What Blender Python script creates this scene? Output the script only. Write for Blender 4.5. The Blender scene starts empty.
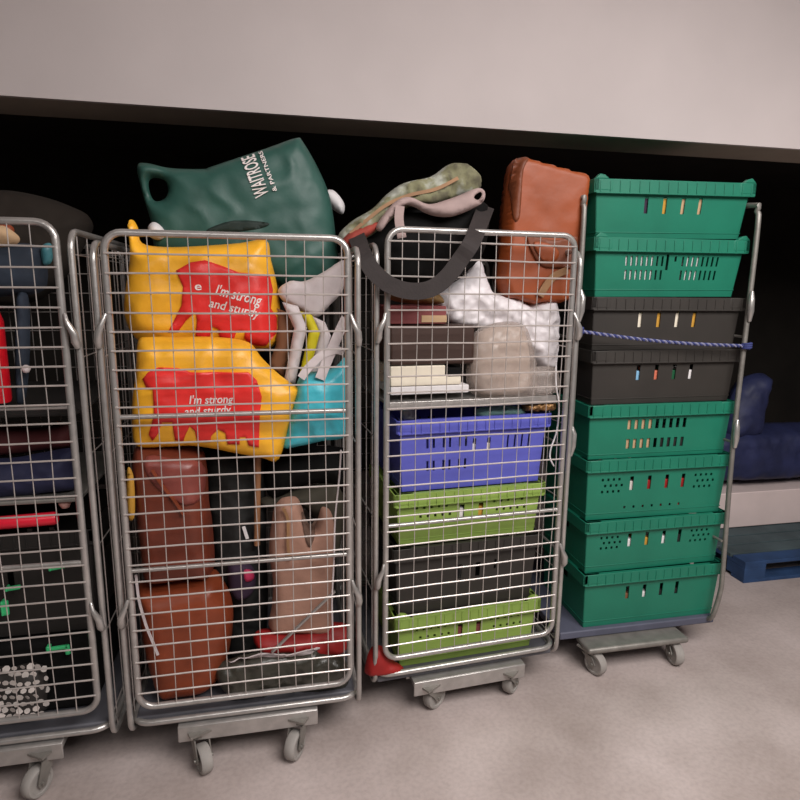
import bpy, bmesh, math, random
from mathutils import Vector, Matrix, noise
from mathutils.geometry import delaunay_2d_cdt
random.seed(7)
S = bpy.context.scene
COL = S.collection
R = math.radians

# ------------------------------------------------------------------ camera
F = 600.0
PITCH, ROLL, YAW = R(10.46), R(.58), R(11.81)
EYE = Vector((0, -1.905, 1.63))
fw = Vector((math.sin(YAW)*math.cos(PITCH), math.cos(YAW)*math.cos(PITCH), -math.sin(PITCH)))
rt0 = Vector((math.cos(YAW), -math.sin(YAW), 0)); up0 = rt0.cross(fw)
rt = math.cos(ROLL)*rt0 + math.sin(ROLL)*up0
up = -math.sin(ROLL)*rt0 + math.cos(ROLL)*up0
cam_d = bpy.data.cameras.new('camera'); cam = bpy.data.objects.new('camera', cam_d); COL.objects.link(cam)
cam_d.sensor_width = 36; cam_d.lens = 36*F/800; cam_d.clip_start = .02
cam.matrix_world = Matrix(((rt.x, up.x, -fw.x, EYE.x), (rt.y, up.y, -fw.y, EYE.y), (rt.z, up.z, -fw.z, EYE.z), (0, 0, 0, 1)))
S.camera = cam
def ray(px, py): return fw*F + rt*(px-400) - up*(py-400)
def at(px, py, Y):
    d = ray(px, py); return EYE + d*((Y-EYE.y)/d.y)
def atz(px, py, Z):
    d = ray(px, py); return EYE + d*((Z-EYE.z)/d.z)

# ------------------------------------------------------------------ materials
def lin(c):
    return tuple((v/255/12.92 if v/255 <= .04045 else ((v/255+.055)/1.055)**2.4) for v in c)
MATS = {}
def mat(name, rgb, rough=.6, metal=0, var=.12, scale=8, bump=.0, bscale=40, trans=0, alpha=1, spec=.5, sheen=0):
    if name in MATS: return MATS[name]
    m = bpy.data.materials.new(name); m.use_nodes = True
    nt = m.node_tree; N = nt.nodes; L = nt.links
    b = N['Principled BSDF']; c = lin(rgb)
    tc = N.new('ShaderNodeTexCoord')
    nz = N.new('ShaderNodeTexNoise'); nz.inputs['Scale'].default_value = scale; nz.inputs['Detail'].default_value = 5
    L.new(tc.outputs['Object'], nz.inputs['Vector'])
    rp = N.new('ShaderNodeValToRGB')
    rp.color_ramp.elements[0].position = .3; rp.color_ramp.elements[1].position = .72
    rp.color_ramp.elements[0].color = tuple(v*(1-var) for v in c)+(1,)
    rp.color_ramp.elements[1].color = tuple(min(1, v*(1+var)) for v in c)+(1,)
    L.new(nz.outputs['Fac'], rp.inputs['Fac']); L.new(rp.outputs['Color'], b.inputs['Base Color'])
    b.inputs['Roughness'].default_value = rough; b.inputs['Metallic'].default_value = metal
    b.inputs['Specular IOR Level'].default_value = spec
    b.inputs['Transmission Weight'].default_value = trans; b.inputs['Alpha'].default_value = alpha
    if sheen: b.inputs['Sheen Weight'].default_value = sheen
    if bump:
        n2 = N.new('ShaderNodeTexNoise'); n2.inputs['Scale'].default_value = bscale; n2.inputs['Detail'].default_value = 4
        L.new(tc.outputs['Object'], n2.inputs['Vector'])
        bp = N.new('ShaderNodeBump'); bp.inputs['Strength'].default_value = bump; bp.inputs['Distance'].default_value = .01
        L.new(n2.outputs['Fac'], bp.inputs['Height']); L.new(bp.outputs['Normal'], b.inputs['Normal'])
    MATS[name] = m
    return m

galv = mat('galvanised_steel', (178, 174, 170), .3, .6, .12, 30, .05, 120)
galv_dull = mat('dull_zinc', (140, 136, 130), .5, .5, .18, 20, .05, 90)
wire_m = mat('mesh_wire', (198, 190, 185), .34, .48, .1, 30)
rubber = mat('grey_rubber', (150, 145, 140), .7, 0, .15, 20)
deck_m = mat('deck_plastic', (92, 92, 98), .6, 0, .15, 14)
teal_g = mat('green_crate', (24, 114, 90), .48, 0, .10, 6, .03, 60)
black_c = mat('black_crate', (47, 43, 39), .6, 0, .12, 8, .04, 60)
blue_c = mat('blue_crate', (92, 96, 190), .5, 0, .08, 6, .03, 60)
lime_c = mat('lime_crate', (140, 168, 78), .5, 0, .10, 6, .03, 60)
yellow = mat('yellow_plastic', (248, 180, 46), .38, 0, .10, 9, .12, 30)
redp = mat('red_print', (228, 50, 46), .4, 0, .08, 9, .1, 30)
whitep = mat('white_print', (236, 226, 222), .5, 0, .05)
waitg = mat('dark_green_plastic', (44, 84, 75), .5, 0, .14, 7, .12, 24)
tealp = mat('turquoise_plastic', (74, 188, 204), .35, 0, .12, 10, .2, 30)
offw = mat('off_white_cloth', (214, 203, 203), .8, 0, .08, 12, .1, 60)
white_pl = mat('white_plastic_film', (232, 226, 228), .42, 0, .05, 12, .25, 26)
leather1 = mat('reddish_leather', (112, 52, 36), .38, 0, .25, 9, .15, 30)
leather2 = mat('tan_brown_leather', (136, 62, 34), .45, 0, .2, 9, .12, 30)
orange_l = mat('orange_leather', (148, 70, 30), .5, 0, .14, 7, .08, 40)
orange_d = mat('dark_tan_leather', (112, 56, 28), .55, 0, .2, 9, .1, 40)
tan_tr = mat('tan_trim', (150, 112, 76), .6, 0, .2, 12)
beige = mat('beige_canvas', (166, 126, 108), .85, 0, .12, 14, .15, 80)
beige_d = mat('notch_shade_brown', (98, 74, 62), .85, 0, .2, 14, .15, 80)
charcoal = mat('charcoal_fabric', (40, 40, 39), .8, 0, .3, 10, .2, 40, spec=.25)
blackf = mat('black_fabric', (14, 13, 13), .85, 0, .3, 10, .2, 40, spec=.2)
strapm = mat('dark_grey_webbing', (46, 39, 38), .8, 0, .12, 30, .1, 120)
purple = mat('plum_fabric', (52, 34, 56), .8, 0, .2)
pink = mat('pink_cloth', (190, 48, 90), .7, 0, .15)
redcl = mat('red_cloth', (150, 24, 22), .6, 0, .2, 12, .1, 30)
crimson = mat('crimson_plastic', (196, 18, 34), .35, 0, .1)
hotred = mat('bright_red_plastic', (232, 36, 60), .3, 0, .1)
navy = mat('navy_fabric', (34, 36, 66), .7, 0, .25, 10, .15, 40)
blue_gr = mat('slate_blue_cloth', (44, 54, 68), .8, 0, .25, 10, .15, 40)
film_blue = mat('dark_blue_film', (38, 44, 80), .6, 0, .3, 9, .3, 16)
choc = mat('chocolate_card', (58, 37, 29), .6, 0, .08, 10)
maroon = mat('maroon_cloth', (132, 66, 66), .7, 0, .14, 10)
cream = mat('cream_paper', (232, 222, 202), .8, 0, .06)
paper = mat('white_paper', (226, 222, 222), .8, 0, .05)
ochre = mat('ochre_card', (196, 146, 52), .7, 0, .1)
tan_c = mat('tan_card', (190, 158, 122), .8, 0, .1)
brownc = mat('brown_card', (124, 82, 54), .8, 0, .15)
lemon = mat('lemon_card', (222, 206, 30), .6, 0, .06)
clear = mat('cloudy_film', (228, 214, 206), .22, 0, .06, 14, .35, 22, trans=.55, alpha=.55)
beige_s = mat('stone_cloth', (188, 170, 156), .8, 0, .1, 12, .15, 40)
clip_g = mat('mint_plastic', (60, 190, 120), .4, 0, .1)
skyb = mat('sky_blue_card', (130, 180, 214), .6)
salmon = mat('salmon_card', (206, 112, 86), .6)
grassg = mat('dark_green_card', (16, 84, 50), .6)
blond = mat('beech_wood', (150, 104, 70), .6, 0, .2, 12)
silver = mat('silver_sequin', (226, 218, 212), .3, .2, .15)
pall_m = mat('blue_painted_wood', (40, 68, 108), .75, 0, .25, 10, .15, 30)
pall_top = mat('worn_blue_board', (70, 84, 88), .85, 0, .3, 6, .2, 20)
stone_w = mat('white_foam', (226, 208, 204), .8, 0, .06, 5)
rope_b = mat('blue_strand', (50, 58, 112), .8); rope_w = mat('white_strand', (128, 128, 156), .8)
dark_wall = mat('void_shade_wall', (40, 35, 30), .9, 0, .3, 3)  # darkness of the void behind the beam is put into this wall colour
beam_m = mat('white_painted_concrete', (206, 196, 194), .8, 0, .05, 2, .05, 30)
soff_m = mat('raw_soffit', (168, 156, 142), .9, 0, .12, 3)

def camo_mat():
    m = mat('camouflage_cloth', (104, 104, 82), .85, 0, .1, 10, .2, 50)
    rp = [n for n in m.node_tree.nodes if n.type == 'VALTORGB'][0].color_ramp
    rp.interpolation = 'EASE'
    rp.elements[0].position = .38; rp.elements[0].color = lin((92, 88, 70))+(1,)
    rp.elements[1].position = .62; rp.elements[1].color = lin((172, 174, 162))+(1,)
    e = rp.elements.new(.5); e.color = lin((128, 126, 96))+(1,)
    return m
camo = camo_mat()
def floor_mat():
    m = bpy.data.materials.new('worn_concrete'); m.use_nodes = True
    nt = m.node_tree; N = nt.nodes; L = nt.links; b = N['Principled BSDF']
    tc = N.new('ShaderNodeTexCoord')
    def nz(s, d):
        n = N.new('ShaderNodeTexNoise'); n.inputs['Scale'].default_value = s; n.inputs['Detail'].default_value = d
        L.new(tc.outputs['Object'], n.inputs['Vector']); return n
    a = nz(2.2, 6); c = nz(60, 3)
    r1 = N.new('ShaderNodeValToRGB'); r1.color_ramp.elements[0].position = .32; r1.color_ramp.elements[1].position = .7
    r1.color_ramp.elements[0].color = lin((160, 146, 140))+(1,); r1.color_ramp.elements[1].color = lin((196, 182, 178))+(1,)
    L.new(a.outputs['Fac'], r1.inputs['Fac'])
    r2 = N.new('ShaderNodeValToRGB'); r2.color_ramp.elements[0].position = .3; r2.color_ramp.elements[1].position = .6
    r2.color_ramp.elements[0].color = (.8, .8, .8, 1); r2.color_ramp.elements[1].color = (1, 1, 1, 1)
    L.new(c.outputs['Fac'], r2.inputs['Fac'])
    mx = N.new('ShaderNodeMix'); mx.data_type = 'RGBA'; mx.blend_type = 'MULTIPLY'; mx.inputs['Factor'].default_value = .6
    L.new(r1.outputs['Color'], mx.inputs['A']); L.new(r2.outputs['Color'], mx.inputs['B'])
    L.new(mx.outputs['Result'], b.inputs['Base Color']); b.inputs['Roughness'].default_value = .75
    bp = N.new('ShaderNodeBump'); bp.inputs['Strength'].default_value = .12; bp.inputs['Distance'].default_value = .01
    L.new(c.outputs['Fac'], bp.inputs['Height']); L.new(bp.outputs['Normal'], b.inputs['Normal'])
    return m

# ------------------------------------------------------------------ object helpers
def tag(o, label=None, cat=None, group=None, kind=None):
    if label: o['label'] = label
    if cat: o['category'] = cat
    if group: o['group'] = group
    if kind: o['kind'] = kind
    return o
def empty(name, loc, rz=0, ry=0):
    o = bpy.data.objects.new(name, None); COL.objects.link(o)
    o.location = loc; o.rotation_euler = (0, ry, rz); o.empty_display_size = .1
    return o
class MB:
    def __init__(s): s.v = []; s.f = []
    def add(s, vs, fs):
        n = len(s.v); s.v += [tuple(v) for v in vs]; s.f += [tuple(i+n for i in f) for f in fs]
    def box(s, x0, x1, y0, y1, z0, z1):
        s.add([(x, y, z) for x in (x0, x1) for y in (y0, y1) for z in (z0, z1)],
              [(0, 1, 3, 2), (4, 6, 7, 5), (0, 4, 5, 1), (2, 3, 7, 6), (0, 2, 6, 4), (1, 5, 7, 3)])
    def tube(s, path, r, seg=8, closed=False):
        P = [Vector(p) for p in path]; n = len(P); rings = []; prev = None
        for i in range(n):
            a = P[(i-1) % n] if (closed or i > 0) else P[i]; b = P[(i+1) % n] if (closed or i < n-1) else P[i]
            t = (b-a).normalized()
            if prev is None:
                u = t.orthogonal().normalized()
            else:
                u = prev - t*prev.dot(t)
                u = u.normalized() if u.length > 1e-6 else t.orthogonal().normalized()
            prev = u; w = t.cross(u)
            rr = r[i] if isinstance(r, (list, tuple)) else r
            rings.append([P[i]+(u*math.cos(2*math.pi*k/seg)+w*math.sin(2*math.pi*k/seg))*rr for k in range(seg)])
        vs = [v for q in rings for v in q]; fs = []
        for i in range(n if closed else n-1):
            j = (i+1) % n
            for k in range(seg):
                l = (k+1) % seg; fs.append((i*seg+k, i*seg+l, j*seg+l, j*seg+k))
        if not closed:
            fs.append(tuple(range(seg))[::-1]); fs.append(tuple((n-1)*seg+k for k in range(seg)))
        s.add(vs, fs)
    def lathe(s, prof, axis='z', c=(0, 0, 0), seg=20):
        vs = []; fs = []; m = len(prof)
        for k in range(seg):
            a = 2*math.pi*k/seg; ca, sa = math.cos(a), math.sin(a)
            for r, h in prof:
                p = {'z': (r*ca, r*sa, h), 'x': (h, r*ca, r*sa), 'y': (r*ca, h, r*sa)}[axis]
                vs.append((p[0]+c[0], p[1]+c[1], p[2]+c[2]))
        for k in range(seg):
            l = (k+1) % seg
            for i in range(m-1): fs.append((k*m+i, l*m+i, l*m+i+1, k*m+i+1))
        s.add(vs, fs)
    def ribbon(s, path, hw, t):          # flat strap: path points, half-width vectors, thickness along y
        n = len(path); vs = []; fs = []
        for p, h in zip(path, hw):
            p = Vector(p); h = Vector(h)
            for q in (p-h, p+h):
                vs += [q+Vector((0, -t/2, 0)), q+Vector((0, t/2, 0))]
        for i in range(n-1):
            a = i*4; b = a+4
            fs += [(a, a+2, b+2, b), (a+1, b+1, b+3, a+3), (a, b, b+1, a+1), (a+2, a+3, b+3, b+2)]
        fs += [(0, 1, 3, 2), ((n-1)*4, (n-1)*4+2, (n-1)*4+3, (n-1)*4+1)]
        s.add(vs, fs)
    def build(s, name, m, parent=None, smooth=False, bevel=0, loc=None, solid=0, origin=None):
        me = bpy.data.meshes.new(name)
        vs = s.v if origin is None else [tuple(Vector(v)-Vector(origin)) for v in s.v]
        me.from_pydata(vs, [], s.f); me.update()
        bm = bmesh.new(); bm.from_mesh(me); bmesh.ops.recalc_face_normals(bm, faces=bm.faces)
        bm.to_mesh(me); bm.free()
        if smooth:
            for p in me.polygons: p.use_smooth = True
            if hasattr(me, 'set_sharp_from_angle'): me.set_sharp_from_angle(angle=R(50))
        me.materials.append(m)
        o = bpy.data.objects.new(name, me); COL.objects.link(o)
        if parent: o.parent = parent
        if origin is not None: o.location = origin
        if loc: o.location = loc
        if solid:
            q = o.modifiers.new('solid', 'SOLIDIFY'); q.thickness = solid; q.offset = 0
        if bevel:
            q = o.modifiers.new('bevel', 'BEVEL'); q.width = bevel; q.segments = 3; q.limit_method = 'ANGLE'
            for p in me.polygons: p.use_smooth = True
            if hasattr(me, 'set_sharp_from_angle'): me.set_sharp_from_angle(angle=R(60))
        return o
def rrect(x0, x1, z0, z1, r, y=0, n=6):
    out = []
    for cx, cz, a0 in ((x1-r, z1-r, 0), (x0+r, z1-r, 90), (x0+r, z0+r, 180), (x1-r, z0+r, 270)):
        for k in range(n+1):
            a = R(a0+90*k/n); out.append((cx+r*math.cos(a), y, cz+r*math.sin(a)))
    return out

# ---- soft shapes -------------------------------------------------------
def smooth_poly(P, n=4, closed=True):
    out = []; m = len(P)
    rng = range(m) if closed else range(m-1)
    for i in rng:
        if closed: p0, p1, p2, p3 = P[i-1], P[i], P[(i+1) % m], P[(i+2) % m]
        else: p0, p1, p2, p3 = P[max(i-1, 0)], P[i], P[i+1], P[min(i+2, m-1)]
        for k in range(n):
            t = k/n
            out.append(tuple(.5*(2*p1[j]+(p2[j]-p0[j])*t+(2*p0[j]-5*p1[j]+4*p2[j]-p3[j])*t*t+(3*p1[j]-p0[j]-3*p2[j]+p3[j])*t**3) for j in range(len(p1))))
    if not closed: out.append(tuple(P[-1]))
    return out
def inside(p, Q):
    c = False; j = len(Q)-1
    for i in range(len(Q)):
        if (Q[i][1] > p[1]) != (Q[j][1] > p[1]) and p[0] < (Q[j][0]-Q[i][0])*(p[1]-Q[i][1])/(Q[j][1]-Q[i][1])+Q[i][0]: c = not c
        j = i
    return c
def dist(p, Q):
    best = 9
    for i in range(len(Q)):
        ax, ay = Q[i-1]; bx, by = Q[i]; dx, dy = bx-ax, by-ay
        L = dx*dx+dy*dy
        t = 0 if L == 0 else max(0, min(1, ((p[0]-ax)*dx+(p[1]-ay)*dy)/L))
        d = (p[0]-ax-dx*t)**2+(p[1]-ay-dy*t)**2
        if d < best: best = d
    return math.sqrt(best)
def densify(Q, step):
    out = []
    for i in range(len(Q)):
        a, b = Q[i], Q[(i+1) % len(Q)]; L = math.hypot(b[0]-a[0], b[1]-a[1]); n = max(1, int(L/step))
        for k in range(n): out.append((a[0]+(b[0]-a[0])*k/n, a[1]+(b[1]-a[1])*k/n))
    return out
def tri_poly(Q, holes, step, jit=.3):
    Q = densify(Q, step); H = [densify(h, step) for h in holes]
    pts = [Vector(q) for q in Q]; edges = [(i, (i+1) % len(Q)) for i in range(len(Q))]
    for h in H:
        b = len(pts); pts += [Vector(q) for q in h]; edges += [(b+i, b+(i+1) % len(h)) for i in range(len(h))]
    xs = [q[0] for q in Q]; zs = [q[1] for q in Q]; rnd = random.Random(3)
    z = min(zs)+step*.5; k = 0
    while z < max(zs):
        x = min(xs)+(step*.5 if k % 2 else 0)
        while x < max(xs):
            p = (x+rnd.uniform(-jit, jit)*step*.5, z+rnd.uniform(-jit, jit)*step*.5)
            if inside(p, Q) and dist(p, Q) > step*.45 and all(not inside(p, h) and dist(p, h) > step*.45 for h in H): pts.append(Vector(p))
            x += step
        z += step*.87; k += 1
    vo, eo, fo, *_ = delaunay_2d_cdt(pts, edges, [], 0, 1e-5)
    tris = []
    for f in fo:
        c = (sum(vo[i].x for i in f)/len(f), sum(vo[i].y for i in f)/len(f))
        if inside(c, Q) and not any(inside(c, h) for h in H): tris.append(tuple(f))
    return vo, tris, Q, H
class Soft: pass
def pillow(name, px, Y, thick, m, parent=None, sharp=False, wr=.006, ws=14, seed=0, step=.013, holes=(), tilt=0, edge=None, skew=0, Yp=None):
    """closed soft body: outline at its own depth, swelling to real thickness, with creases"""
    P = px if sharp else smooth_poly(px)
    Yp = Y if Yp is None else Yp
    Q = [(at(x, y, Yp).x, at(x, y, Yp).z) for x, y in P]
    H = [[(at(x, y, Yp).x, at(x, y, Yp).z) for x, y in smooth_poly(h)] for h in holes]
    vo, tris, Q, H = tri_poly(Q, H, step)
    zc = sum(q[1] for q in Q)/len(Q); xc = sum(q[0] for q in Q)/len(Q)
    z0 = min(q[1] for q in Q)
    E = edge or thick*.7
    off = Vector((seed*3.1, seed*1.7, seed*2.3))
    def rim(x, z):
        d = dist((x, z), Q)
        for h in H: d = min(d, dist((x, z), h))
        d = min(d/E, 1); return math.sqrt(max(0, 1-(1-d)**2))
    def base(x, z): return Y+tilt*(z-zc)+skew*(x-xc)
    def wrk(x, z, s):
        p = Vector((x*ws, s*5, z*ws))+off
        q = p+Vector((noise.noise(p*.7), 0, noise.noise(p*.7+Vector((9, 9, 9)))))*.8
        return wr*(1-2*abs(noise.noise(q)))+wr*.5*noise.noise(p*2.3)+wr*1.6*noise.noise(p*.35)
    def front(x, z):
        k = rim(x, z); return base(x, z)-thick/2*k-wrk(x, z, 0)*min(1, k*1.4)
    def back(x, z):
        k = rim(x, z); return base(x, z)+thick/2*k+wrk(x, z, 1)*min(1, k*1.4)
    nb = len(vo); bset = set()
    loc = Vector((xc, Y, z0)); 
    ploc = Vector((0, 0, 0))
    if parent is not None: ploc = parent.matrix_basis.translation if parent.parent is None else parent.matrix_basis.translation+parent.parent.matrix_basis.translation
    vf = [(v.x, front(v.x, v.y), v.y) for v in vo]; vb = [(v.x, back(v.x, v.y)+.0008, v.y) for v in vo]
    mb = MB(); mb.add([Vector(v)-loc for v in vf+vb], [])
    ecount = {}
    for t in tris:
        for i in range(3):
            e = tuple(sorted((t[i], t[(i+1) % 3]))); ecount.setdefault(e, []).append((t[i], t[(i+1) % 3]))
    mb.f = [t for t in tris]+[tuple(i+nb for i in t[::-1]) for t in tris]
    for e, l in ecount.items():
        if len(l) == 1: a, b = l[0]; mb.f.append((b, a, a+nb, b+nb))
    o = mb.build(name, m, parent)
    for p in o.data.polygons: p.use_smooth = True
    o.location = loc-ploc
    s = Soft(); s.o = o; s.front = front; s.loc = loc; s.Y = Y
    return s
def decal(s, name, px, m, parent=None, sharp=False, off=.0025, step=.011, lift=.0015):
    """a printed, sewn-on or painted sheen or shade patch that follows the surface of a soft body"""
    P = px if sharp else smooth_poly(px, 3)
    Q = [(at(x, y, s.Y-.03).x, at(x, y, s.Y-.03).z) for x, y in P]
    vo, tris, Q, H = tri_poly(Q, [], step)
    nb = len(vo); mb = MB()
    mb.v = [tuple(Vector((v.x, s.front(v.x, v.y)-off-lift, v.y))-s.loc) for v in vo]+[tuple(Vector((v.x, s.front(v.x, v.y)-off+.004, v.y))-s.loc) for v in vo]
    ec = {}
    for t in tris:
        for i in range(3): ec.setdefault(tuple(sorted((t[i], t[(i+1) % 3]))), []).append((t[i], t[(i+1) % 3]))
    mb.f = list(tris)+[tuple(i+nb for i in t[::-1]) for t in tris]+[(l[0][1], l[0][0], l[0][0]+nb, l[0][1]+nb) for l in ec.values() if len(l) == 1]
    o = mb.build(name, m, parent or s.o)
    for p in o.data.polygons: p.use_smooth = True
    return o
def text_on(s, name, body, p0, p1, cap, m, off=.006, shear=0, parent=None):
    """lettering draped on a soft body; runs from pixel p0 to p1, cap height in pixels"""
    cu = bpy.data.curves.new('lettering', 'FONT'); cu.body = body; cu.size = 1; cu.shear = shear; cu.resolution_u = 3; cu.offset = .012
    ob = bpy.data.objects.new('lettering', cu); COL.objects.link(ob)
    dg = bpy.context.evaluated_depsgraph_get(); me = ob.evaluated_get(dg).to_mesh()
    V = [v.co.copy() for v in me.vertices]; Fc = [tuple(p.vertices) for p in me.polygons]
    ob.evaluated_get(dg).to_mesh_clear(); bpy.data.objects.remove(ob); bpy.data.curves.remove(cu)
    w = max(v.x for v in V); dx, dy = p1[0]-p0[0], p1[1]-p0[1]; L = math.hypot(dx, dy); ux, uy = dx/L, dy/L
    mb = MB()
    for v in V:
        a = v.x/w*L; h = v.y/.7*cap
        q = at(p0[0]+ux*a+uy*h, p0[1]+uy*a-ux*h, s.Y-.03)
        mb.v.append(tuple(Vector((q.x, s.front(q.x, q.z)-off, q.z))-s.loc))
    mb.f = Fc
    o = mb.build(name, m, parent or s.o); q = o.modifiers.new('solid', 'SOLIDIFY'); q.thickness = .001
    return o
def strap(name, px, wpx, Y, t, m, parent=None, ploc=None, dY=None):
    """flat webbing that follows a pixel path at depth Y (dY adds per-point depth)"""
    P3 = [(p[0], p[1], (dY[i] if dY else 0)) for i, p in enumerate(px)]
    P3 = smooth_poly(P3, 5, False); path = []; hw = []
    for i, p in enumerate(P3):
        a = P3[max(i-1, 0)]; b = P3[min(i+1, len(P3)-1)]
        dx, dy = b[0]-a[0], b[1]-a[1]; L = math.hypot(dx, dy) or 1
        c = at(p[0], p[1], Y+p[2]); e = at(p[0]-dy/L*wpx/2, p[1]+dx/L*wpx/2, Y+p[2])
        path.append(c); hw.append(e-c)
    mb = MB(); mb.ribbon(path, hw, t)
    if parent is None:
        org = Vector(path[-1]); o = mb.build(name, m, None, origin=org); return o
    mb.v = [tuple(Vector(v)-ploc) for v in mb.v]
    return mb.build(name, m, parent)
def slab(name, cx, cy, z0, w, d, h, m, rz=0, bevel=.004, parent=None, rx=0, ry=0):
    mb = MB(); mb.box(-w/2, w/2, -d/2, d/2, 0, h)
    o = mb.build(name, m, parent, bevel=bevel, loc=(cx, cy, z0)); o.rotation_euler = (rx, ry, rz)
    return o

# ------------------------------------------------------------------ the setting
def struct(name, bnds, m, bevel=0):
    mb = MB(); mb.box(*bnds); o = mb.build(name, m, bevel=bevel); o['kind'] = 'structure'; return o
struct('floor', (-4, 5.5, -4.2, 3.4, -.2, 0), floor_mat())
struct('wall_back', (-4, 5.5, 3.3, 3.45, 0, 3.4), dark_wall)
struct('wall_left', (-4.15, -4, -4.2, 3.45, 0, 3.4), dark_wall)
struct('wall_right', (5.5, 5.65, .6, 3.45, 0, 3.4), dark_wall)
struct('ceiling', (-4.15, 5.65, -4.2, 3.45, 3.4, 3.5), beam_m)
bz = (at(400, 121.5, .6).z + at(60, 100, .6).z)/2
struct('trim_1', (-4, 5.5, .6, .62, bz, 3.4), beam_m)
struct('trim_2', (-4, 5.5, .62, .86, bz, 3.4), soff_m)
struct('trim_3', (-4, 5.5, .86, 3.3, bz+.35, bz+.45), dark_wall)

# ------------------------------------------------------------------ roll cages
def caster(parent, x, y, zt, yaw=0):
    mb = MB(); mb.box(-.04, .04, -.04, .04, zt-.008, zt)
    mb.lathe([(.0, zt-.008), (.026, zt-.008), (.026, zt-.028), (0, zt-.028)], 'z')
    for sx in (-1, 1):
        xx = sx*.024
        pts = [(-.024, zt-.026), (.03, zt-.026), (.052, .052), (.045, .036), (.026, .034), (.012, .06)]
        n = len(pts); vs = [(xx-.002, a, b) for a, b in pts]+[(xx+.002, a, b) for a, b in pts]
        mb.add(vs, [tuple(range(n)), tuple(range(n, 2*n))[::-1]]+[(i, (i+1) % n, n+(i+1) % n, n+i) for i in range(n)])
    mb.tube([(-.032, .035, .05), (.032, .035, .05)], .007, 8)
    f = mb.build('caster', galv_dull, parent, smooth=True, loc=(x, y, 0)); f.rotation_euler.z = yaw
    w = MB(); w.lathe([(.0, -.015), (.034, -.015), (.036, -.019), (.045, -.019), (.05, -.012), (.05, .012), (.045, .019), (.036, .019), (.034, .015), (0, .015)], 'x', (0, .035, .05), 24)
    w.build('wheel', rubber, f, smooth=True)
def mesh_wires(parent, x0, x1, z0, z1, ax='x', c=0, pitch=.0563, hp=None, rh=.0027, rv=.002, seed=1, fh=None, fv=None):
    rnd = random.Random(seed); mb = MB()
    hz = []; z = fh if fh else z0+pitch*.7
    while z < z1-.015: hz.append(z); z += hp or pitch
    vx = []; x = fv if fv is not None else x0+pitch*.6
    while x < x1-.012: vx.append(x); x += pitch
    def P(a, d, z): return (a, c+d, z) if ax == 'x' else (c+d, a, z)
    for z in hz:
        k = [x0+(x1-x0)*i/4 for i in range(5)]
        mb.tube([P(a, -.0045, z+(rnd.uniform(-.002, .002) if 0 < i < 4 else 0)) for i, a in enumerate(k)], rh, 6)
    for x in vx:
        k = [z0+(z1-z0)*i/6 for i in range(7)]
        mb.tube([P(x+(rnd.uniform(-.003, .003) if 0 < i < 6 else 0), 0, a) for i, a in enumerate(k)], rv, 6)
    return mb.build('wire_mesh', wire_m, parent, smooth=True)
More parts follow.
